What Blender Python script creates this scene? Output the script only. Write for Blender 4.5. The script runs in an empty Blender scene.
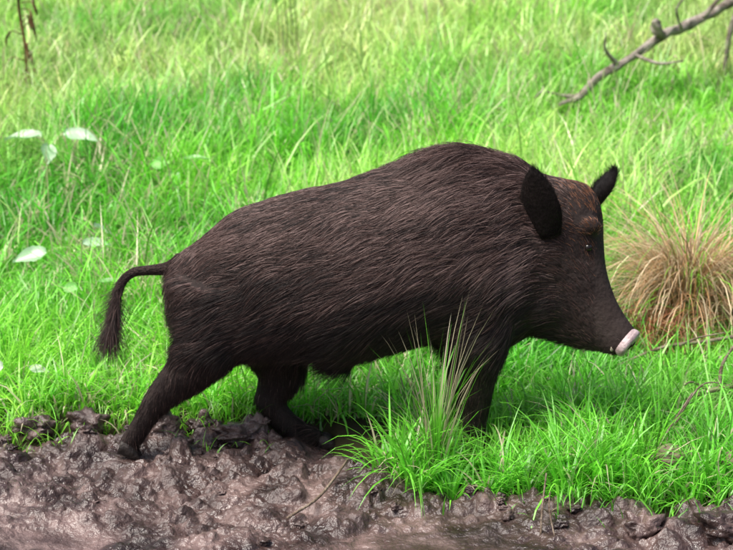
import bpy, math, random
import numpy as np
from mathutils import Vector
from mathutils.bvhtree import BVHTree
rng=np.random.default_rng(7); random.seed(7)
scene=bpy.context.scene
COL=scene.collection

# ------------------------------------------------------------ noise
def _h(ix,iy,s):
    n=(ix.astype(np.int64)*374761393+iy.astype(np.int64)*668265263+s*1442695041)&0xffffffff
    n=((n^(n>>13))*1274126177)&0xffffffff
    n=n^(n>>16)
    return (n&0xffff)/65535.0
def vn(x,y,s=0):
    x=np.asarray(x,float);y=np.asarray(y,float)
    ix=np.floor(x);iy=np.floor(y);fx=x-ix;fy=y-iy
    fx=fx*fx*(3-2*fx);fy=fy*fy*(3-2*fy)
    a=_h(ix,iy,s);b=_h(ix+1,iy,s);c=_h(ix,iy+1,s);d=_h(ix+1,iy+1,s)
    return ((a*(1-fx)+b*fx)*(1-fy)+(c*(1-fx)+d*fx)*fy)*2-1
def fbm(x,y,s=0,o=4):
    r=0;a=1;t=0
    for i in range(o):
        r=r+a*vn(x*2**i+i*17.3,y*2**i-i*9.1,s+i);t+=a;a*=.5
    return r/t
def clodfield(x,y,s,dens=.6):
    """rounded lumps, one per random cell: 0..1"""
    x=np.asarray(x,float);y=np.asarray(y,float)
    ix=np.floor(x);iy=np.floor(y);out=np.zeros(np.broadcast(x,y).shape)
    for dx in (-1,0,1):
        for dy in (-1,0,1):
            jx=ix+dx;jy=iy+dy
            px=jx+.15+.7*_h(jx,jy,s);py=jy+.15+.7*_h(jx,jy,s+1)
            r=.35+.4*_h(jx,jy,s+2);h=np.where(_h(jx,jy,s+3)<dens,.35+.65*_h(jx,jy,s+4),0)
            an=_h(jx,jy,s+5)*3.14;ca,sa=np.cos(an),np.sin(an)
            ux=(x-px)*ca+(y-py)*sa;uy=-(x-px)*sa+(y-py)*ca
            d=np.sqrt(ux*ux+1.8*uy*uy)/r
            out=np.maximum(out,h*np.sqrt(np.clip(1-d*d,0,1)))
    return out

# ------------------------------------------------------------ terrain functions
EX=[-30,-3,-1.0,-.45,-.12,.03,.15,.5,1.0,3,30]
EY=[.3,.2,.12,.10,.06,-.20,-.32,-.40,-.42,-.45,-.5]
def edge(x): return np.interp(x,EX,EY)+.07*vn(x*4,x*0+3.3,5)+.03*vn(x*15,x*0+8,6)
def mudmask(x,y): return 1/(1+np.exp(-np.clip((edge(x)-y)/.03,-30,30)))
def slope(y):
    yy=np.minimum(y,30)-1.2
    return .12*(np.sqrt(yy*yy+.09)+yy)/2
def meadow_h(x,y):
    return slope(y)+.035*fbm(x*.9,y*.9,11,3)+.012*fbm(x*5,y*5,12,3)+.006-.16*mudmask(x,y+.02)
FEET=[(-.665,-.09,-.02,.07),(-.10,.05,-.040,.10),(-.09,-.03,-.045,.09)]
def mud_h(x,y):
    d=edge(x)-y
    pool=np.exp(-((x-.16)/.36)**2-((y+.78)/.22)**2)+.8*np.exp(-((x+.75)/.22)**2-((y+.62)/.10)**2)
    amp=1-.9*np.clip(pool*1.4,0,1)
    near=np.exp(-((d-.07)/.12)**2)
    wx=x+.045*fbm(x*8,y*8,77,3);wy=y+.045*fbm(x*8+5,y*8,78,3)
    l=.036*fbm(x*4,y*6,31,3)
    l=l+.050*clodfield(wx*8,wy*10,400,.5)*(.55+.45*near)+.022*clodfield(wx*19,wy*24,420,.55)+.009*clodfield(wx*47,wy*55,440,.5)
    l=l+.014*np.abs(fbm(x*17,y*22,41,3))+.005*fbm(x*60,y*70,51,3)
    l=l+near*(.014+.05*np.clip(fbm(x*7,y*9,61,3),0,1))
    h=-.055+amp*l+.012*clip01(near)
    h=h+.016*fbm(x*3,y*3,33,2)
    for fx,fy,fz,fr in FEET:
        k=np.exp(-(((x-fx)/fr)**2+((y-fy)/(fr*.8))**2)**1.5);h=h*(1-k)+(fz-.006+.12*(h+.04))*k
    return h-.14*(1-mudmask(x,y-.09))
def clip01(a): return np.clip(a,0,1)

def mesh_from(name,V,T,mat=None,smooth=True,col=None,parent=None,link=True):
    me=bpy.data.meshes.new(name)
    V=np.asarray(V,np.float32);T=np.asarray(T,np.int32);k=T.shape[1]
    me.vertices.add(len(V));me.vertices.foreach_set('co',V.ravel())
    me.loops.add(T.size);me.loops.foreach_set('vertex_index',T.ravel())
    me.polygons.add(len(T));me.polygons.foreach_set('loop_start',np.arange(len(T),dtype=np.int32)*k)
    me.update(calc_edges=True);me.validate()
    me.polygons.foreach_set('use_smooth',np.full(len(me.polygons),smooth))
    if col is not None:
        a=me.color_attributes.new('col','FLOAT_COLOR','POINT')
        a.data.foreach_set('color',np.c_[col,np.ones(len(col))].astype(np.float32).ravel())
    ob=bpy.data.objects.new(name,me);COL.objects.link(ob)
    if mat: me.materials.append(mat)
    if parent: ob.parent=parent
    return ob

# ------------------------------------------------------------ materials
def newmat(name):
    m=bpy.data.materials.new(name);m.use_nodes=True
    nt=m.node_tree;b=nt.nodes['Principled BSDF'];return m,nt,b
def noise_mat(name,c1,c2,scale=8,rough=(.6,.9),bump=.3,bs=40,spec=.4,detail=5,dist=.02,coords='Object',c3=None):
    m,nt,b=newmat(name);N=nt.nodes;L=nt.links
    tc=N.new('ShaderNodeTexCoord')
    n=N.new('ShaderNodeTexNoise');n.inputs['Scale'].default_value=scale;n.inputs['Detail'].default_value=detail
    L.new(tc.outputs[coords],n.inputs['Vector'])
    r=N.new('ShaderNodeValToRGB');r.color_ramp.elements[0].color=(*c1,1);r.color_ramp.elements[1].color=(*c2,1)
    r.color_ramp.elements[0].position=.34;r.color_ramp.elements[1].position=.66
    if c3: e=r.color_ramp.elements.new(.5);e.color=(*c3,1)
    L.new(n.outputs['Fac'],r.inputs['Fac']);L.new(r.outputs['Color'],b.inputs['Base Color'])
    n2=N.new('ShaderNodeTexNoise');n2.inputs['Scale'].default_value=bs;n2.inputs['Detail'].default_value=4
    L.new(tc.outputs[coords],n2.inputs['Vector'])
    mr=N.new('ShaderNodeMapRange');mr.inputs['From Min'].default_value=.3;mr.inputs['From Max'].default_value=.7
    mr.inputs['To Min'].default_value=rough[0];mr.inputs['To Max'].default_value=rough[1]
    n3=N.new('ShaderNodeTexNoise');n3.inputs['Scale'].default_value=scale*1.7
    L.new(tc.outputs[coords],n3.inputs['Vector']);L.new(n3.outputs['Fac'],mr.inputs['Value']);L.new(mr.outputs[0],b.inputs['Roughness'])
    bp=N.new('ShaderNodeBump');bp.inputs['Strength'].default_value=bump;bp.inputs['Distance'].default_value=dist
    L.new(n2.outputs['Fac'],bp.inputs['Height']);L.new(bp.outputs[0],b.inputs['Normal'])
    b.inputs['Specular IOR Level'].default_value=spec
    return m
M_mud=noise_mat('wet_mud',(.024,.013,.011),(.20,.135,.122),8,(.18,.55),.6,60,.7,8,.02,c3=(.072,.044,.039))
M_soil=noise_mat('meadow_soil',(.022,.018,.010),(.05,.045,.018),5,(.8,1),.4,30,.2)
M_bark=noise_mat('bark',(.14,.11,.085),(.45,.40,.34),14,(.7,.95),.8,60,.2)
M_twig=noise_mat('twig_bark',(.12,.08,.055),(.30,.24,.18),30,(.6,.9),.5,90,.3)
M_stone=noise_mat('stone_rock',(.12,.09,.06),(.28,.22,.16),25,(.6,.9),.7,60,.3)
M_rot=noise_mat('rotten_wood',(.05,.03,.018),(.22,.12,.06),18,(.8,1),.9,40,.1)
M_skin=noise_mat('boar_skin',(.018,.012,.011),(.035,.025,.022),12,(.7,.9),.3,80,.2)
M_earskin=noise_mat('boar_ear_skin',(.008,.006,.006),(.014,.010,.009),12,(.7,.9),.3,80,.1)
M_hoof=noise_mat('hoof_horn',(.015,.011,.010),(.04,.03,.025),30,(.35,.6),.3,80,.4)
M_snout=noise_mat('snout_skin',(.26,.18,.18),(.52,.41,.41),40,(.3,.5),.3,150,.6)
M_nostril=noise_mat('nostril_dark',(.01,.006,.006),(.02,.012,.012),40,(.5,.7),.1,80,.3)
M_eye=noise_mat('eye_wet',(.006,.004,.003),(.012,.008,.005),40,(.15,.25),0,80,.5)
def hairmat(name,c,r=.5,spec=.35):
    m,nt,b=newmat(name);N=nt.nodes;L=nt.links
    hi=N.new('ShaderNodeHairInfo');mx=N.new('ShaderNodeMapRange')
    mx.inputs['To Min'].default_value=.55;mx.inputs['To Max'].default_value=1.5
    L.new(hi.outputs['Random'],mx.inputs['Value'])
    v=N.new('ShaderNodeVectorMath');v.operation='SCALE';v.inputs[0].default_value=c
    L.new(mx.outputs[0],v.inputs['Scale']);L.new(v.outputs[0],b.inputs['Base Color'])
    b.inputs['Roughness'].default_value=r;b.inputs['Specular IOR Level'].default_value=spec
    return m
M_h=[hairmat('fur_dark',(.018,.0115,.0105)),hairmat('fur_brown',(.080,.045,.038)),
     hairmat('fur_grizzled',(.215,.145,.130)),hairmat('fur_rust',(.22,.095,.048)),hairmat('ear_fur_black',(.010,.0070,.0065))]
def leafmat(name,trans=.45,rough=.5,gloss=.06):
    m=bpy.data.materials.new(name);m.use_nodes=True;nt=m.node_tree;N=nt.nodes;L=nt.links
    N.remove(N['Principled BSDF'])
    a=N.new('ShaderNodeAttribute');a.attribute_name='col'
    b=N.new('ShaderNodeBsdfDiffuse');L.new(a.outputs['Color'],b.inputs['Color'])
    t=N.new('ShaderNodeBsdfTranslucent');L.new(a.outputs['Color'],t.inputs['Color'])
    mx=N.new('ShaderNodeMixShader');mx.inputs[0].default_value=trans
    L.new(b.outputs[0],mx.inputs[1]);L.new(t.outputs[0],mx.inputs[2])
    g=N.new('ShaderNodeBsdfGlossy');g.inputs['Roughness'].default_value=rough;g.inputs['Color'].default_value=(.9,.9,.9,1)
    m2=N.new('ShaderNodeMixShader');m2.inputs[0].default_value=gloss
    L.new(mx.outputs[0],m2.inputs[1]);L.new(g.outputs[0],m2.inputs[2])
    L.new(m2.outputs[0],N['Material Output'].inputs['Surface']);return m
M_grass=leafmat('grass_blade',.4,.45,.06);M_dry=leafmat('dry_grass_blade',.3,.6,.03);M_leaf=leafmat('broad_leaf',.3,.42,.08)

# ------------------------------------------------------------ ground sheets
def axis(lo,hi,flo,fhi,step,grow=1.15):
    a=list(np.arange(flo,fhi+step/2,step));s=step
    while a[-1]<hi: s*=grow;a.append(min(a[-1]+s,hi))
    s=step;b=[flo]
    while b[-1]>lo: s*=grow;b.append(max(b[-1]-s,lo))
    return np.array(b[:0:-1]+a)
def sheet(name,xs,ys,hf,mat):
    X,Y=np.meshgrid(xs,ys);Z=hf(X,Y);nx=len(xs);ny=len(ys)
    V=np.c_[X.ravel(),Y.ravel(),Z.ravel()]
    i=np.arange(nx*ny).reshape(ny,nx)
    T=np.c_[i[:-1,:-1].ravel(),i[:-1,1:].ravel(),i[1:,1:].ravel(),i[1:,:-1].ravel()]
    return mesh_from(name,V,T,mat)
sheet('meadow_ground',axis(-400,400,-3,3,.04),axis(-400,900,-1.2,9,.04),meadow_h,M_soil)
sheet('mud_ground',axis(-12,12,-1.5,1.5,.005,1.08),axis(-6,.9,-1.05,.38,.005,1.08),mud_h,M_mud)

# ------------------------------------------------------------ blades
def blades(root,L,W,az,lean,bend,col,tipcol=None,nl=5,fold=None):
    n=len(root);t=np.linspace(0,1,nl)[None,:]
    ang=lean[:,None]+bend[:,None]*t
    seg=L[:,None]/(nl-1)
    h=np.cumsum(np.sin(ang)*seg,1);v=np.cumsum(np.cos(ang)*seg,1)
    h=np.c_[np.zeros(n),h[:,:-1]];v=np.c_[np.zeros(n),v[:,:-1]]
    ca=np.cos(az)[:,None];sa=np.sin(az)[:,None]
    wob=rng.normal(0,.08,n)[:,None]*L[:,None]*t*t
    cx=root[:,0:1]+h*ca-wob*sa;cy=root[:,1:2]+h*sa+wob*ca;cz=root[:,2:3]+v
    tw=az+np.pi/2+rng.normal(0,.5,n)
    w=W[:,None]*.5*np.clip(1.0-np.power(t,2.2),0,1)*(.7+.6*np.minimum(t*3,.5))
    wx=np.cos(tw)[:,None]*w;wy=np.sin(tw)[:,None]*w
    A=np.stack([cx-wx,cy-wy,cz],-1)[:,:-1];B=np.stack([cx+wx,cy+wy,cz],-1)[:,:-1]
    tip=np.stack([cx,cy,cz],-1)[:,-1:]
    V=np.concatenate([A,B,tip],1);m=nl-1;per=2*m+1
    tr=[]
    for k in range(m-1): tr+=[(k,m+k,m+k+1),(k,m+k+1,k+1)]
    tr.append((m-1,2*m-1,2*m))
    T=(np.arange(n)[:,None,None]*per+np.array(tr)[None]).reshape(-1,3)
    if tipcol is None: tipcol=col*1.15
    tt=np.concatenate([t[0,:-1],t[0,:-1],[1]])[None,:,None]
    C=(col[:,None]*(1-tt)+tipcol[:,None]*tt)
    return V.reshape(-1,3),T,C.reshape(-1,3)
def join(parts):
    V=[];T=[];C=[];o=0
    for v,t,c in parts: V.append(v);T.append(t+o);C.append(c);o+=len(v)
    return np.concatenate(V),np.concatenate(T),np.concatenate(C)

def region(n,y0,y1):
    y=rng.uniform(y0,y1,n);hw=1.6+.27*(y+.5)
    x=rng.uniform(-1,1,n)*hw;return x,y
parts=[]
G1=np.array([.11,.50,.03]);G2=np.array([.33,.85,.07]);G3=np.array([.66,.87,.30]);ST=np.array([.76,.68,.44])
def grasscol(x,y,n):
    p=np.clip(.5+1.3*fbm(x*1.5,y*1.1,71,3),0,1)[:,None]
    c=G1*(1-p)+G2*p
    q=np.clip(1.2*fbm(x*1.1+4,y*.9,81,3)+.15*(y-2.4),0,.85)[:,None]
    c=c*(1-q)+G3*q
    c=c*rng.uniform(.5,1.35,(n,1))
    d=rng.random(n)<(.05+.32*np.clip(fbm(x*1.9,y*1.4,91,2)+.04*(y-1),0,1))
    c[d]=ST*rng.uniform(.5,1.1,(d.sum(),1))
    return np.minimum(c,.9)
BR=[(1.0,4.1),(1.66,4.6),(2.3,5.05)]
def lenfield(x,y):
    L=.16+.15*fbm(x*2.3,y*2.1,101,3)+.04*np.clip(y-.8,0,2)
    nb=(np.abs(x)<1.1)&(y<.5)
    L=np.where(nb,np.minimum(L,.13),L)
    L=np.where((x>.18)&(x<.55)&(y>-.28)&(y<.3),.075,L)
    by=np.interp(x,[b[0] for b in BR],[b[1] for b in BR])
    L=np.where((x>.9)&(y<by+.15)&(y>by-1.3),L*.55,L)
    L=np.where(((x-1.12)/.40)**2+((y-1.05)/.5)**2<1,L*.42,L)
    return np.maximum(L,.04)
def gz(x,y): return np.maximum(meadow_h(x,y),mud_h(x,y))
for (ncl,y0,y1,k,wid) in [(4800,-.5,1.6,11,.0064),(5600,1.6,4.2,11,.0095),(5400,4.2,9.4,11,.013)]:
    x,y=region(ncl,y0,y1)
    cs=rng.uniform(.45,1.6,ncl)
    tone=rng.uniform(.68,1.3,ncl)
    lx=rng.normal(0,.5,ncl);ly=rng.normal(0,.5,ncl)
    cx=np.repeat(x,k);cy=np.repeat(y,k);cs=np.repeat(cs,k);tone=np.repeat(tone,k);n=len(cx)
    a0=rng.uniform(0,2*np.pi,n);r=np.abs(rng.normal(0,.028,n))*(1+.15*cy.clip(0,8))
    bx=cx+np.cos(a0)*r;by=cy+np.sin(a0)*r
    keep=(mudmask(bx,by)<.55)
    keep&=~((by<.13)&(bx<-.02)&(rng.random(n)<.5))
    keep&=~((np.abs(bx+.08)<.16)&(by<.13))
    bx,by,a0,cs,tone=bx[keep],by[keep],a0[keep],cs[keep],tone[keep];n=len(bx)
    lx=np.repeat(lx,k)[keep];ly=np.repeat(ly,k)[keep]
    z=gz(bx,by)-.006
    L=lenfield(bx,by)*cs*rng.uniform(.55,1.35,n)
    az=np.arctan2(np.sin(a0)+ly,np.cos(a0)+lx)+rng.normal(0,.5,n)
    c=np.minimum(grasscol(bx,by,n)*tone[:,None],.92)
    parts.append(blades(np.c_[bx,by,z],L,wid*rng.uniform(.4,1.5,n),az,np.abs(rng.normal(.3,.3,n)),np.abs(rng.normal(1.5,.8,n)),c))
for (n,y0,y1) in [(30000,-.5,1.8),(26000,1.8,7.5)]:
    x,y=region(n,y0,y1);k=(mudmask(x,y)<.6)&~((np.abs(x+.08)<.16)&(y<.1));x,y=x[k],y[k];n=len(x)
    parts.append(blades(np.c_[x,y,gz(x,y)-.004],rng.uniform(.03,.09,n)*(1+.2*y.clip(0,5)),rng.uniform(.004,.007,n)*(1+.15*y.clip(0,6)),
        rng.uniform(0,6.28,n),rng.uniform(0,.7,n),rng.uniform(0,1.2,n),grasscol(x,y,n)*.8,nl=4))
n=500;x=rng.uniform(-1.5,1.5,n);y=edge(x)-np.abs(rng.normal(0,.06,n));k=(np.abs(x+.08)>.18);x,y=x[k],y[k];n=len(x)
parts.append(blades(np.c_[x,y,gz(x,y)-.003],rng.uniform(.03,.10,n),rng.uniform(.003,.006,n),rng.uniform(0,6.28,n),rng.uniform(.1,.9,n),rng.uniform(.3,1.6,n),grasscol(x,y,n)*.8))
def tuft(x,y,n,L0,spread,wid=.0062,col=None,lean=.35,bend=1.4,r0=.03):
    a=rng.uniform(0,6.28,n);r=np.abs(rng.normal(0,r0,n));bx=x+np.cos(a)*r;by=y+np.sin(a)*r
    z=gz(bx,by)-.006
    c=(G1*.65+G2*.35)*rng.uniform(.45,1.5,(n,1)) if col is None else col*rng.uniform(.5,1.3,(n,1))
    d=rng.random(n)<.1;c[d]=ST*.8
    parts.append(blades(np.c_[bx,by,z],L0*rng.uniform(.5,1.25,n),wid*rng.uniform(.6,1.3,n),a+rng.normal(0,.5,n),np.abs(rng.normal(lean,.25,n))*spread,np.abs(rng.normal(bend,.5,n)),c,nl=6))
for (x,y,n,L) in [(.04,-.22,40,.14),(.09,-.28,70,.22),(.14,-.33,80,.22),(.22,-.36,70,.18),(.31,-.38,60,.15),(.42,-.38,80,.18),(.52,-.40,80,.22),(.62,-.36,80,.22),
                  (.70,-.40,40,.14),(.85,-.38,40,.12),(1.0,-.40,40,.14),(.52,-.2,80,.2),(.60,-.12,80,.22),(.18,-.12,40,.14),(1.15,-.35,40,.16),
                  (-.62,.20,50,.14),(-.32,.20,40,.13),(-.95,.20,50,.16),(-.45,.2,50,.15),(.70,-.02,80,.2),(.6,.1,80,.2),(.8,.15,70,.2),(.36,-.33,70,.2)]:
    tuft(x,y,n,L,1)
tuft(.185,-.27,55,.40,.35,.0055,G1*.5+G2*.3,.15,.6,.02)
tuft(.185,-.27,36,.44,.35,.0045,ST*.6,.12,.5,.015)
n=2400;x,y=region(n,1.6,9.4)
c=np.where(rng.random((n,1))<.6,G3*.95,ST*.9)*rng.uniform(.6,1.2,(n,1))
parts.append(blades(np.c_[x,y,meadow_h(x,y)],rng.uniform(.25,.55,n),rng.uniform(.004,.008,n),rng.uniform(0,6.28,n),rng.uniform(0,.5,n),rng.uniform(.1,1.2,n),c))
V,T,C=join(parts)
mesh_from('meadow_grass',V,T,M_grass,False,C)

# ------------------------------------------------------------ dry tussock
def tussock(name,x,y,n,L0,r0,colA,colB,mat,lift=.10,green=.0):
    a=rng.uniform(0,6.28,n);r=r0*np.sqrt(rng.random(n));bx=x+np.cos(a)*r;by=y+np.sin(a)*r
    z=meadow_h(bx,by)+lift*(1-(r/r0)**2)
    p=rng.random((n,1));c=(colA*(1-p)+colB*p)*rng.uniform(.35,1.25,(n,1))
    k=rng.random(n)<green;c[k]=G2*rng.uniform(.5,1,(k.sum(),1))
    dr=.8+.35*np.sin(a*3+1)*rng.uniform(.3,1,n)
    b=blades(np.c_[bx,by,z],L0*rng.uniform(.45,1.25,n)*dr,rng.uniform(.002,.0055,n),a+rng.normal(0,.7,n),.1+.4*r/r0+np.abs(rng.normal(0,.25,n)),rng.uniform(.9,3.1,n),c,nl=8)
    return mesh_from(name,b[0],b[1],mat,False,b[2])
tussock('dry_grass_tussock',1.17,1.25,2000,.60,.15,np.array([.50,.27,.12]),np.array([.88,.74,.50]),M_dry,.15,.08)
tussock('dry_grass_tussock',.96,.92,700,.24,.16,np.array([.30,.10,.05]),np.array([.52,.28,.13]),M_dry,.05,.08)

# ------------------------------------------------------------ tubes
def catmull(P,sub):
    P=np.asarray(P,float);Q=np.vstack([2*P[0]-P[1],P,2*P[-1]-P[-2]]);out=[]
    for i in range(1,len(Q)-2):
        for k in range(sub):
            t=k/sub;a,b,c,d=Q[i-1],Q[i],Q[i+1],Q[i+2]
            out.append(.5*((2*b)+(-a+c)*t+(2*a-5*b+4*c-d)*t*t+(-a+3*b-3*c+d)*t**3))
    out.append(Q[-2]);return np.array(out)
def tube(P,sub=6,ns=10,rough=0,seed=1):
    Q=catmull(P,sub);n=len(Q);V=[];T=[]
    ref=np.array([0,0,1.]) if abs((Q[-1]-Q[0])[2])<.8*np.linalg.norm((Q[-1]-Q[0])[:3]) else np.array([0,1.,0])
    for i in range(n):
        d=Q[min(i+1,n-1),:3]-Q[max(i-1,0),:3];d/=np.linalg.norm(d)+1e-9
        s=np.cross(d,ref);s/=np.linalg.norm(s)+1e-9;u=np.cross(s,d)
        th=np.arange(ns)/ns*2*np.pi
        rr=Q[i,3]*(1+rough*vn(th*1.3+seed*7,np.full(ns,i*.45),seed))
        V.append(Q[i,:3]+(np.cos(th)*rr)[:,None]*s+(np.sin(th)*rr)[:,None]*u)
    V=np.vstack(V+[Q[:1,:3],Q[-1:,:3]])
    for i in range(n-1):
        for j in range(ns):
            a=i*ns+j;b=i*ns+(j+1)%ns;T+=[(a,b,b+ns),(a,b+ns,a+ns)]
    for j in range(ns):
        T.append((n*ns,(j+1)%ns,j));T.append((n*ns+1,(n-1)*ns+j,(n-1)*ns+(j+1)%ns))
    return V,np.array(T)
def tubes(name,lst,mat,rough=.1,sub=6,ns=8):
    V=[];T=[];o=0
    for i,P in enumerate(lst):
        v,t=tube(P,sub,ns,rough,i+3);V.append(v);T.append(t+o);o+=len(v)
    return mesh_from(name,np.vstack(V),np.vstack(T),mat)
tubes('fallen_branch',[
  [(1.03,4.1,.46,.012),(1.16,4.2,.50,.018),(1.28,4.3,.60,.021),(1.45,4.45,.67,.025),(1.66,4.6,.79,.030),(1.82,4.75,.84,.029),(2.0,4.9,.90,.032),(2.22,5.05,.99,.036),(2.9,5.4,1.15,.04)],
  [(1.66,4.6,.79,.032),(1.63,4.53,.85,.030),(1.61,4.5,.89,.016)],
  [(1.95,4.85,.88,.016),(2.05,4.8,1.03,.010),(2.02,4.8,1.15,.005)],
  [(1.40,4.4,.65,.014),(1.31,4.3,.74,.008),(1.30,4.25,.84,.003)],
  [(1.2,4.22,.52,.012),(1.10,4.2,.50,.009),(.96,4.15,.53,.006),(.9,4.1,.5,.003)],
  [(1.5,4.48,.70,.012),(1.62,4.4,.66,.008),(1.75,4.35,.68,.004)],
  [(1.8,4.7,.83,.010),(1.75,4.6,.95,.006),(1.82,4.55,1.05,.003)],
  [(2.25,5.05,1.0,.02),(2.18,5.1,.8,.016),(2.15,5.1,.5,.014)]],M_bark,.45)
tubes('fallen_twig',[
  [(.80,.55,.05,.004),(.95,.6,.095,.005),(1.10,.62,.11,.006),(1.35,.7,.13,.007)],
  [(1.0,.6,.10,.004),(1.05,.55,.14,.003),(1.12,.5,.17,.002)]],M_twig)
tubes('fallen_twig',[
  [(.90,.10,.07,.005),(1.0,.12,.10,.007),(1.12,.14,.115,.008),(1.35,.2,.12,.010)],
  [(1.02,.12,.10,.006),(1.03,.14,.17,.005),(1.07,.16,.23,.004)],
  [(1.06,.13,.11,.006),(1.1,.16,.19,.004),(1.15,.16,.21,.003)],
  [(.99,.12,.10,.005),(.93,.07,.14,.003),(.90,.04,.14,.002)]],M_twig)
tubes('fallen_twig',[[(-.20,-.50,float(mud_h(-.2,-.5))+.018,.0035),(-.12,-.40,float(mud_h(-.12,-.4))+.025,.004),(-.05,-.24,.02,.003)]],M_twig)
tubes('dry_stem',[[(.80,-.16,.0,.003),(.85,-.14,.10,.003),(.92,-.09,.18,.0025),(1.0,-.04,.17,.0015)],
                  [(.76,-.24,.0,.0025),(.80,-.22,.08,.0025),(.88,-.16,.18,.002)]],M_twig)
tubes('dry_stem',[[(.425,-.62,-.05,.0028),(.43,-.60,.03,.0028),(.442,-.56,.10,.002)],[(.46,-.64,-.05,.0022),(.447,-.6,.02,.002),(.45,-.58,.06,.0015)]],M_twig)
st=[[(-1.95,4.6,.38,.008),(-1.93,4.6,.7,.009),(-1.96,4.6,1.0,.008),(-1.93,4.6,1.5,.006)]]
for i in range(26):
    z=.55+.036*i;s=rng.choice([-1,1]);e=rng.uniform(.03,.09);st.append([(-1.945,4.6,z,.003),(-1.945+s*e*.7,4.58,z+rng.uniform(-.02,.05),.003),(-1.945+s*e,4.55,z-rng.uniform(0,.05),.008),(-1.945+s*e*1.1,4.55,z-rng.uniform(.05,.1),.002)])
tubes('dead_weed_stalk',st,M_rot,.5)
st=[]
for (x,z) in [(-.55,0),(-.5,.02),(-.44,0),(-.47,.0)]:
    st.append([(x,5.2,.48,.004),(x+.02,5.2,.8,.004),(x-.01,5.2,1.15,.003),(x+.03,5.2,1.4,.002)])
for x in (2.0,2.05,2.12): st.append([(x,4.0,.34,.004),(x-.03,4.0,.6,.004),(x+.02,3.95,.95,.002)])
tubes('weed_stems',st,noise_mat('green_stem',(.10,.16,.04),(.22,.28,.09),20),.2)

# ------------------------------------------------------------ stones, clods, stump
def blob(c,r,seed,amp=.28,res=4,up=1):
    import bmesh
    bm=bmesh.new();bmesh.ops.create_icosphere(bm,subdivisions=res,radius=1)
    V=np.array([v.co[:] for v in bm.verts]);T=np.array([[v.index for v in f.verts] for f in bm.faces]);bm.free()
    n=fbm(V[:,0]*1.6+seed*3.1,V[:,1]*1.6+V[:,2]*2.3,seed,4)+.5*fbm(V[:,2]*3+seed,V[:,0]*3,seed+5,3)
    V=V*(1+amp*n)[:,None]*np.array(r)+np.array(c);return V,T
def blobs(name,lst,mat,amp=.28,res=4):
    V=[];T=[];o=0
    for i,(c,r) in enumerate(lst):
        v,t=blob(c,r,i+len(name),amp,res);V.append(v);T.append(t+o);o+=len(v)
    return mesh_from(name,np.vstack(V),np.vstack(T),mat)
blobs('stone',[((.80,-.30,.045),(.055,.05,.035))],M_stone,.3)
blobs('stone',[((.97,-.31,.04),(.04,.04,.03))],M_stone,.3)
cl=[]
for i in range(90):
    x=rng.uniform(-1.5,1.5);d=abs(rng.normal(.02,.10));y=float(edge(np.array([x]))[0])-d
    s=rng.uniform(.006,.018)
    if i%4==0: y=rng.uniform(-.95,-.1)
    if mudmask(x,y)<.4 or (abs(x+.10)<.18 and y>-.12): continue
    cl.append(((x,y,float(mud_h(x,y))+s*.1),(s*rng.uniform(.9,1.5),s,s*rng.uniform(.6,.95))))
cl+=[((-.80,.07,.02),(.05,.04,.04)),((-.58,.03,.015),(.06,.04,.035)),((-.36,.02,.0),(.07,.045,.03)),((.68,-.60,-.02),(.05,.04,.035)),((.86,-.62,-.02),(.06,.05,.04)),((1.0,-.66,-.02),(.05,.05,.035)),((-.95,.08,.0),(.06,.04,.035)),((-.47,.06,.01),(.05,.04,.035))]
blobs('mud_clods',cl,M_mud,.75,4)
v,t=tube([(-1.86,3.0,.15,.13),(-1.86,3.0,.25,.11),(-1.85,3.0,.42,.10),(-1.84,3.0,.54,.08)],6,24,.45,9)
v[:,2]+=.04*fbm(v[:,0]*30,v[:,1]*30,3,2)*(v[:,2]>.36)
mesh_from('rotten_stump',v,t,M_rot)

# ------------------------------------------------------------ broad-leaved plants
def leaf(c,L,W,az,pitch,roll=0,col=(.3,.42,.28)):
    nu,nv=12,9;V=[]
    for i in range(nu):
        t=i/(nu-1);w=W*np.sin(np.pi*min(1,(t*.93+.05))**.75)*(1+.06*np.sin(t*40))
        for j in range(nv):
            s=j/(nv-1)*2-1
            V.append((t*L,s*w,.10*L*s*s-.25*L*t*t+.02*L*np.sin(9*t+2.5*abs(s))))
    V=np.array(V)
    cp,sp=np.cos(pitch),np.sin(pitch);R=np.array([[cp,0,-sp],[0,1,0],[sp,0,cp]])
    cr,sr=np.cos(roll),np.sin(roll);R2=np.array([[1,0,0],[0,cr,-sr],[0,sr,cr]])
    ca,sa=np.cos(az),np.sin(az);Rz=np.array([[ca,-sa,0],[sa,ca,0],[0,0,1]])
    V=V@(Rz@R@R2).T+np.array(c)
    T=[]
    for i in range(nu-1):
        for j in range(nv-1):
            a=i*nv+j;T+=[(a,a+1,a+nv+1),(a,a+nv+1,a+nv)]
    s=np.tile(np.abs(np.linspace(-1,1,nv)),nu)
    C=np.array(col)*(1.15-.3*s)[:,None]
    return V,np.array(T),C
def plant(x,y,specs,col):
    z0=float(meadow_h(np.array([x]),np.array([y]))[0]);P=[]
    for (dx,dy,h,L,W,az,pi) in specs:
        P.append(leaf((x+dx,y+dy,z0+h*.85),L*.85,W*.75,az,pi,.5*np.cos(az)+rng.normal(0,.25),col))
        a=np.array([[x,y,z0-.01]]);d=np.array([dx,dy,h*.85]);ln=np.linalg.norm(d)
        P.append(blades(a,np.array([ln*1.02]),np.array([.007]),np.array([np.arctan2(dy,dx)]),np.array([np.arctan2(np.hypot(dx,dy),h)]),np.array([0.]),np.array([[.25,.35,.15]])))
    V,T,C=join(P);mesh_from('broad_leaf_plant',V,T,M_leaf,True,C)
pale_sheen=(.50,.72,.46)  # leaf green whitened: the sheen on the leaves is put into the colour
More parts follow.
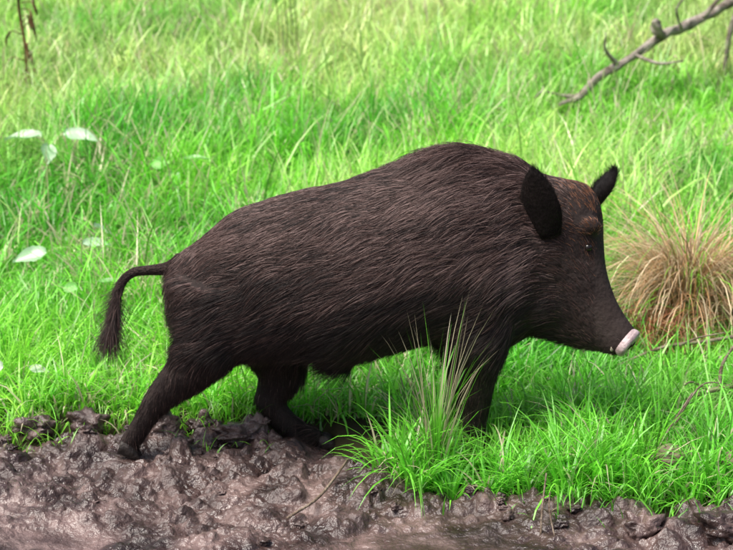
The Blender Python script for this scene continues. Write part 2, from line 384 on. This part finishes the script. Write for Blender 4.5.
plant(-1.45,2.9,[(-.05,-.02,.29,.22,.06,2.9,.1),(.06,-.05,.31,.20,.06,-.2,.0),(0,-.1,.26,.14,.05,-1.4,-.5)],pale_sheen)
plant(-1.12,1.45,[(-.06,-.06,.21,.15,.05,3.3,-.1),(.07,-.03,.24,.12,.04,.3,.1),(.10,.05,.30,.13,.04,.9,-.3)],pale_sheen)
plant(-1.05,.28,[(-.03,-.03,.14,.11,.04,-2.9,0),(.04,0,.12,.07,.03,.2,0)],(.6,.7,.55))  # whitish leaf sheen painted into this colour too
plant(-.98,1.1,[(-.03,-.03,.16,.09,.03,2.6,.1),(.04,0,.18,.09,.03,.2,.2)],(.28,.6,.18))
plant(-1.62,1.9,[(-.03,-.03,.2,.13,.045,2.6,.1),(.04,0,.22,.13,.04,.2,.2),(0,-.04,.18,.12,.04,-1.4,-.4)],(.25,.6,.13))
plant(-.85,2.6,[(-.03,-.03,.24,.13,.045,2.6,.1),(.04,0,.26,.13,.04,.2,.2),(0,-.04,.2,.12,.04,-1.4,-.4)],(.3,.65,.18))

# ------------------------------------------------------------ WILD BOAR
boar=bpy.data.objects.new('wild_boar',None);COL.objects.link(boar)
def P(u,v,y=0.):   # side-profile drawing units -> metres
    return np.array([(u-366)*.00276*(1+y*.232),y,.47+(275-v)*.00283-y*.231])
def loft(rows,ns=36,sub=5,pinch=.0):
    Q=catmull(rows,sub);th=np.arange(ns)/ns*2*np.pi;V=[]
    for q in Q:
        V.append(q[:3]+np.sin(th)[:,None]*q[3:6]+(np.cos(th)*(1-pinch*np.sin(th)))[:,None]*q[6:9])
    n=len(Q);V=np.vstack(V+[Q[:1,:3],Q[-1:,:3]]);T=[]
    for i in range(n-1):
        for j in range(ns):
            a=i*ns+j;b=i*ns+(j+1)%ns;T+=[(a,b,b+ns),(a,b+ns,a+ns)]
    for j in range(ns): T.append((n*ns,(j+1)%ns,j));T.append((n*ns+1,(n-1)*ns+j,(n-1)*ns+(j+1)%ns))
    return V,np.array(T)
SH=[]
rows=[]
for u,t,b,w in [(168,275,312,.04),(178,256,338,.10),(200,240,355,.14),(235,213,361,.165),(270,200,358,.18),(300,192,356,.19),(340,184,358,.20),(370,175,353,.20),
                (400,165,345,.195),(430,154,340,.19),(460,150,342,.18),(490,155,346,.165),(520,164,338,.145),(545,179,325,.125),(560,200,305,.09)]:
    a=P(u,t);c=P(u,b);rows.append(np.r_[(a+c)/2,(a-c)/2,0,w,0])
SH.append(loft(rows,40,5,.16))
rows=[]
for (u1,v1,u2,v2,y,w,th) in [(525,172,510,322,0,.125,.1),(552,178,530,332,-.01,.125,.25),(582,186,548,337,-.03,.112,.4),(596,206,562,342,-.05,.095,.48),(599,238,576,346,-.075,.078,.5),
                        (603,266,588,348,-.10,.060,.5),(612,291,598,350,-.125,.047,.5),(622,309,606,351,-.145,.039,.5),(632,322,614,353,-.165,.035,.5),(640,330,620,354,-.175,.034,.5)]:
    a=P(u1,v1,y);c=P(u2,v2,y);rows.append(np.r_[(a+c)/2,(a-c)/2,w*math.sin(th),w*math.cos(th),0])
SH.append(loft(rows,36,5,.05))
def limb(pts,y,wy=1.0):
    rows=[];n=len(pts)
    for i,(u,v,r) in enumerate(pts):
        p=P(u,v,y if not isinstance(y,list) else y[i])
        a=P(*pts[max(i-1,0)][:2]);b=P(*pts[min(i+1,n-1)][:2]);d=b-a;d/=np.linalg.norm(d)
        s=np.array([-d[2],0,d[0]])*r*.00276
        k=wy[i] if isinstance(wy,list) else wy
        rows.append(np.r_[p,s,0,r*.00276*k,0])
    SH.append(loft(rows,20,5))
limb([(222,285,50),(212,320,42),(203,348,34),(182,374,23),(160,393,16.5),(149,405,13.5),(138,421,11),(128,436,10.5),(121,446,11)],[-.06,-.075,-.085,-.09,-.09,-.09,-.09,-.09,-.09],[.75,.8,.8,.8,.85,.85,.85,.9,.95])
limb([(262,320,42),(274,350,34),(278,372,27),(275,391,21),(268,405,17),(277,421,13.5),(292,434,12),(306,443,12),(318,448,12)],[.06,.08,.09,.085,.075,.065,.055,.05,.05],[.7,.8,.8,.8,.85,.85,.9,.9,.95])
limb([(480,290,46),(480,315,40),(480,338,32),(480,360,23),(479,382,17.5),(478,398,15.5),(477,415,12.5),(476,430,12),(479,440,12)],[-.07,-.09,-.1,-.095,-.09,-.09,-.09,-.09,-.09],[.55,.65,.75,.8,.85,.85,.9,.9,.95])
limb([(458,300,40),(460,335,28),(463,360,20),(464,385,16),(466,400,14),(462,418,11.5),(460,432,11)],[.08,.09,.09,.09,.09,.09,.09],[.6,.75,.8,.85,.85,.9,.9])
def ell(u,v,y,ru,rv,ry): 
    c=P(u,v,y);rows=[]
    for t in np.linspace(-1,1,9):
        k=math.sqrt(max(1-t*t,.02));rows.append(np.r_[c+np.array([t*ru*.00276,0,0]),0,0,rv*.00283*k,0,ry*k,0])
    SH.append(loft(rows,20,2))
ell(336,360,0,20,14,.035);ell(478,275,-.09,46,70,.09);ell(238,305,-.08,34,46,.088);ell(552,300,-.085,28,28,.05);ell(470,265,.10,48,70,.08);ell(236,305,.08,36,46,.08);ell(588,228,-.10,12,9,.025)
V=[];T=[];o=0
for v,t in SH: V.append(v);T.append(t+o);o+=len(v)
body=mesh_from('body',np.vstack(V),np.vstack(T),M_skin,True)
md=body.modifiers.new('r','REMESH');md.mode='VOXEL';md.voxel_size=.007;md.use_smooth_shade=True
sm=body.modifiers.new('s','SMOOTH');sm.factor=.6;sm.iterations=20
dg=bpy.context.evaluated_depsgraph_get()
me=bpy.data.meshes.new_from_object(body.evaluated_get(dg));body.modifiers.clear()
old=body.data;body.data=me;bpy.data.meshes.remove(old);body.parent=boar
if not me.materials: me.materials.append(M_skin)

def ear(name,base,tip,side,W,depth):
    base=np.array(base);tip=np.array(tip);ax=tip-base;L=np.linalg.norm(ax);ax/=L
    s=np.array(side,float);s-=ax*(s@ax);s/=np.linalg.norm(s);n=np.cross(ax,s)
    nu,nv=14,11;V=[]
    for i in range(nu):
        t=i/(nu-1);w=W*(.62+.75*t-.2*t*t if t<.35 else .858*math.cos((t-.35)/.65*math.pi/2)**.68+.003)
        for j in range(nv):
            q=j/(nv-1)*2-1
            V.append(base+ax*L*t+s*w*q+n*depth*(q*q-1)*(1-t*.6)+n*.012*t*t)
    T=[]
    for i in range(nu-1):
        for j in range(nv-1):
            a=i*nv+j;T+=[(a,a+1,a+nv+1),(a,a+nv+1,a+nv)]
    ob=mesh_from(name,np.array(V),np.array(T),M_earskin,True,parent=boar)
    so=ob.modifiers.new('t','SOLIDIFY');so.thickness=.007;so.offset=0
    return ob
ear1=ear('ear_right',P(545,234,-.10),P(529,176,-.16),(.75,-.5,.0),.068,.03)
ear2=ear('ear_left',P(592,202,.075),P(610,168,.10),(.6,-.6,0),.034,.02)
tp=[(182,260,8),(168,268,6),(150,270,4.5),(134,272,4),(122,281,4),(116,297,3.5),(112,315,3),(107,335,2)]
tail=mesh_from('tail',*tube([(*P(u,v,-.01*i),r*.0027) for i,(u,v,r) in enumerate(tp)],6,12,.05),M_skin,parent=boar)
a=P(638,329,-.18);c=P(621,352,-.18);cen=(a+c)/2;up=(a-c)/2;wv=np.array([math.sin(.5),math.cos(.5),0])
nrm=np.cross(up/np.linalg.norm(up),wv);nrm/=np.linalg.norm(nrm)
if nrm[0]<0:nrm=-nrm
rows=[np.r_[cen+nrm*d,up*k*.98,wv*.034*k] for d,k in [(-.012,.95),(-.006,1.02),(.003,1.05),(.009,.98),(.012,.8),(.012,.4)]]
v,t=loft(rows,28,4);mesh_from('snout_disc',v,t,M_snout,parent=boar)
for k,s in enumerate((-1,1)):
    c0=cen+nrm*.011+wv*.014*s;rows=[np.r_[c0+nrm*d,up*.28*q,wv*.007*q] for d,q in [(-.006,.8),(0,1),(.003,.7),(.004,.2)]]
    v,t=loft(rows,14,3);mesh_from('nostril_%d'%(k+1),v,t,M_nostril,parent=boar)
bvh=BVHTree.FromObject(body,bpy.context.evaluated_depsgraph_get())
def surf(u,v,frm=-1):
    p=P(u,v,-.1);h=bvh.ray_cast(Vector((p[0],-1.0,p[2])),Vector((0,1,0)))
    return np.array(h[0]),np.array(h[1])
q,nn=surf(586,247)
v,t=blob(q-nn*.003,(.011,.011,.011),1,0,3);mesh_from('eye_right',v,t,M_eye,parent=boar)
q,nn=surf(608,341)
tk=[(*(q-nn*.004),.005),(*(q+nn*.006+np.array([.004,0,.006])),.004),(*(q+nn*.009+np.array([.004,0,.014])),.0012)]
mesh_from('tusk',*tube(tk,5,10),noise_mat('tusk_ivory',(.30,.26,.20),(.45,.40,.32),30),parent=boar)
def hoof(name,u,v,y,yaw=0.,pitch=0.):
    V=[];T=[];o=0
    for s in (-1,1):
        rows=[]
        for t,h,w,fx in [(0,.020,.014,-.012),(.35,.022,.017,0.0),(.7,.015,.015,.012),(1,.005,.006,.03)]:
            rows.append([-.018+t*.065,s*.015,h-.018,0,0,h,0,w*.8,0])
        vv,tt=loft(rows,16,4);vv=np.asarray(vv)
        vv[:,2]=np.maximum(vv[:,2],-.020)
        V.append(vv);T.append(tt+o);o+=len(vv)
    V=np.vstack(V);cp,sp=math.cos(pitch),math.sin(pitch)
    V=np.c_[V[:,0]*cp+V[:,2]*sp,V[:,1],-V[:,0]*sp+V[:,2]*cp]+P(u,v,y)
    mesh_from(name,V,np.vstack(T),M_hoof,parent=boar)
hoof('hoof_hind_right',119,449,-.09,0,.35);hoof('hoof_hind_left',323,449,.05,0,.1)
hoof('hoof_fore_right',480,444,-.09);hoof('hoof_fore_left',462,438,.09)

# ---- fur
def sample(me,n):
    me.calc_loop_triangles();nv=len(me.vertices)
    co=np.empty(nv*3);me.vertices.foreach_get('co',co);co=co.reshape(-1,3)
    no=np.empty(nv*3);me.vertices.foreach_get('normal',no);no=no.reshape(-1,3)
    nt=len(me.loop_triangles);tv=np.empty(nt*3,np.int32);me.loop_triangles.foreach_get('vertices',tv);tv=tv.reshape(-1,3)
    A=co[tv];ar=np.linalg.norm(np.cross(A[:,1]-A[:,0],A[:,2]-A[:,0]),axis=1);cs=np.cumsum(ar);cs/=cs[-1]
    idx=np.searchsorted(cs,rng.random(n)).clip(0,nt-1)
    r1=np.sqrt(rng.random(n));r2=rng.random(n);w=np.c_[1-r1,r1*(1-r2),r1*r2]
    p=(A[idx]*w[:,:,None]).sum(1);nn=(no[tv[idx]]*w[:,:,None]).sum(1);nn/=np.linalg.norm(nn,axis=1)[:,None]+1e-9
    return p,nn
def norm(a): return a/(np.linalg.norm(a,axis=1)[:,None]+1e-9)
def strands(p,nn,flow,L,lift,droop=.25,K=5):
    ft=norm(flow-nn*(flow*nn).sum(1)[:,None]);t=np.linspace(0,1,K)[None,:,None]
    d=ft[:,None]*t+nn[:,None]*(lift[:,None,None]*(t-.55*t*t))
    pts=p[:,None]-nn[:,None]*.002+d*L[:,None,None];pts[:,:,2]-=(droop*L[:,None]*(t[:,:,0]**2))
    return pts
def hair_obj(name,pts,rad,mat):
    if len(pts)==0:return
    n,K,_=pts.shape;hc=bpy.data.hair_curves.new(name);hc.add_curves([K]*n)
    hc.attributes['position'].data.foreach_set('vector',pts.astype(np.float32).ravel())
    ra=hc.attributes.get('radius') or hc.attributes.new('radius','FLOAT','POINT')
    r=(rad[:,None]*np.linspace(1,.15,K)[None,:]).astype(np.float32);ra.data.foreach_set('value',r.ravel())
    ob=bpy.data.objects.new(name,hc);COL.objects.link(ob);hc.materials.append(mat);ob.parent=boar
N=120000
p,nn=sample(body.data,N)
ux=p[:,0]/.00276+366;vz=275-(p[:,2]+.231*p[:,1]-.47)/.00283
flow=np.tile(np.array([-1,0,-.28]),(N,1)).astype(float)
hd=np.clip((ux-520)/45,0,1)[:,None]
flow=flow*(1-hd)+np.array([-.62,.25,.75])*hd
lg=np.clip((vz-345)/25,0,1)[:,None]*(ux<515)[:,None]*((ux<300)|(ux>445))[:,None]
flow=flow*(1-lg)+np.array([-.15,0,-1])*lg
cn=np.stack([fbm(p[:,0]*16+p[:,1]*9,p[:,2]*16,201+i,2) for i in range(3)],1)
flow=flow+cn*.5+rng.normal(0,.12,(N,3))
L=np.full(N,.048);L=L+.028*np.clip((200-vz)/50,0,1)*(ux>300)*(ux<540)
L=L*(1-hd[:,0])+.026*hd[:,0];L=np.where(ux>590,.014,L);L=np.where(ux>614,.007,L);L=L*(1-lg[:,0])+.022*lg[:,0]
L=np.where((vz>325)&(ux>300)&(ux<440),.055,L)
L*=rng.uniform(.55,1.4,N)
lift=rng.uniform(.12,.40,N)+.38*np.clip((185-vz)/25,0,1)*(hd[:,0]<.2)*rng.random(N)
pts=strands(p,nn,flow,L,lift)
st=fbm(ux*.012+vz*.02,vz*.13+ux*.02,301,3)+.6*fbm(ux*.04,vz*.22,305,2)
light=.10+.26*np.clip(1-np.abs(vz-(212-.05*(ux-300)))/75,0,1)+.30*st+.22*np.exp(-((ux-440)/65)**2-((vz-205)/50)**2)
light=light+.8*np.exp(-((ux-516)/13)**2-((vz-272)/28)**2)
light=np.where(vz>285,light*np.clip(1-(vz-285)/50,.15,1),light);light=np.where(lg[:,0]>.3,.02,light)  # fewer light hairs low on the flank: belly shade put into fur colour
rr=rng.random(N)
brown=np.clip(.72-.60*np.clip((vz-260)/75,0,1)+.5*st,.08,1);brown=np.where(lg[:,0]>.3,.12,brown)  # brown share drops downwards, painting the shaded underside; legs are dark-haired
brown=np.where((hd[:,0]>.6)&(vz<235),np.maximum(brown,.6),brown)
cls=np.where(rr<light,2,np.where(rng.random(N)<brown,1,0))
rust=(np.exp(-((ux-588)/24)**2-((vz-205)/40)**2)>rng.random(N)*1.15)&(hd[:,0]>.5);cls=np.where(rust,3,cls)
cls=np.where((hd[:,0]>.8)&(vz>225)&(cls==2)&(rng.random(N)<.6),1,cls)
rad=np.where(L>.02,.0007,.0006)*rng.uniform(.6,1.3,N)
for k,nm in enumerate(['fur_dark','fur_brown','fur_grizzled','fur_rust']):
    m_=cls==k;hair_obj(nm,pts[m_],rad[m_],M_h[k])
NT=9000
q,qn=sample(tail.data,NT);uq=q[:,0]/.00276+366;vq=275-(q[:,2]-.47)/.00283
e=np.clip((vq-272)/30,0,1)
fl=np.c_[-.9+.75*e,rng.normal(0,.4,NT),-.1-.9*e]+rng.normal(0,.42,(NT,3))*(.3+.7*e[:,None])
ptsT=strands(q,qn,fl,(.010+.085*e)*rng.uniform(.3,1.2,NT),rng.uniform(.2,.8,NT))
k=rng.random(NT)<.5;hair_obj('tail_fur_brown',ptsT[k],np.full(k.sum(),.0005),M_h[1]);hair_obj('tail_fur_dark',ptsT[~k],np.full((~k).sum(),.0005),M_h[0])
for ob in (ear1,ear2):
    e=ob.evaluated_get(bpy.context.evaluated_depsgraph_get()).to_mesh()
    q,qn=sample(e,5000)
    f=np.tile(np.array([-.1,-.1,1.]),(5000,1))+rng.normal(0,.25,(5000,3))
    pe=strands(q,qn,f,rng.uniform(.008,.028,5000),rng.uniform(.1,.4,5000),0)
    hair_obj(ob.name+'_fur',pe,np.full(5000,.0004),M_h[4])

# ------------------------------------------------------------ light, world, camera
w=bpy.data.worlds.new('World');scene.world=w;w.use_nodes=True;nt=w.node_tree
sky=nt.nodes.new('ShaderNodeTexSky');sky.sky_type='NISHITA';sky.sun_disc=False
EL=math.radians(62);AZ=math.radians(-118)
sky.sun_elevation=EL;sky.sun_rotation=AZ;sky.air_density=1.0;sky.dust_density=5
nt.links.new(sky.outputs[0],nt.nodes['Background'].inputs[0]);nt.nodes['Background'].inputs[1].default_value=.15
sl=bpy.data.lights.new('sun','SUN');sl.energy=4.9;sl.angle=math.radians(35);sl.color=(1,.96,.9)
so=bpy.data.objects.new('sun',sl);COL.objects.link(so)
dirv=Vector((math.sin(AZ)*math.cos(EL),math.cos(AZ)*math.cos(EL),math.sin(EL)))
so.rotation_euler=dirv.to_track_quat('Z','Y').to_euler();so.location=dirv*20
cam=bpy.data.cameras.new('camera');co=bpy.data.objects.new('camera',cam);COL.objects.link(co)
co.location=(0,-4.092,1.415);co.rotation_euler=(math.radians(90-13),0,0)
cam.sensor_width=36;cam.lens=18/math.tan(math.radians(27.1/2));cam.clip_end=3000
cam.dof.use_dof=True;cam.dof.focus_distance=3.65;cam.dof.aperture_fstop=5.6
scene.camera=co
scene.view_settings.view_transform='Standard';scene.view_settings.look='None';scene.view_settings.exposure=0
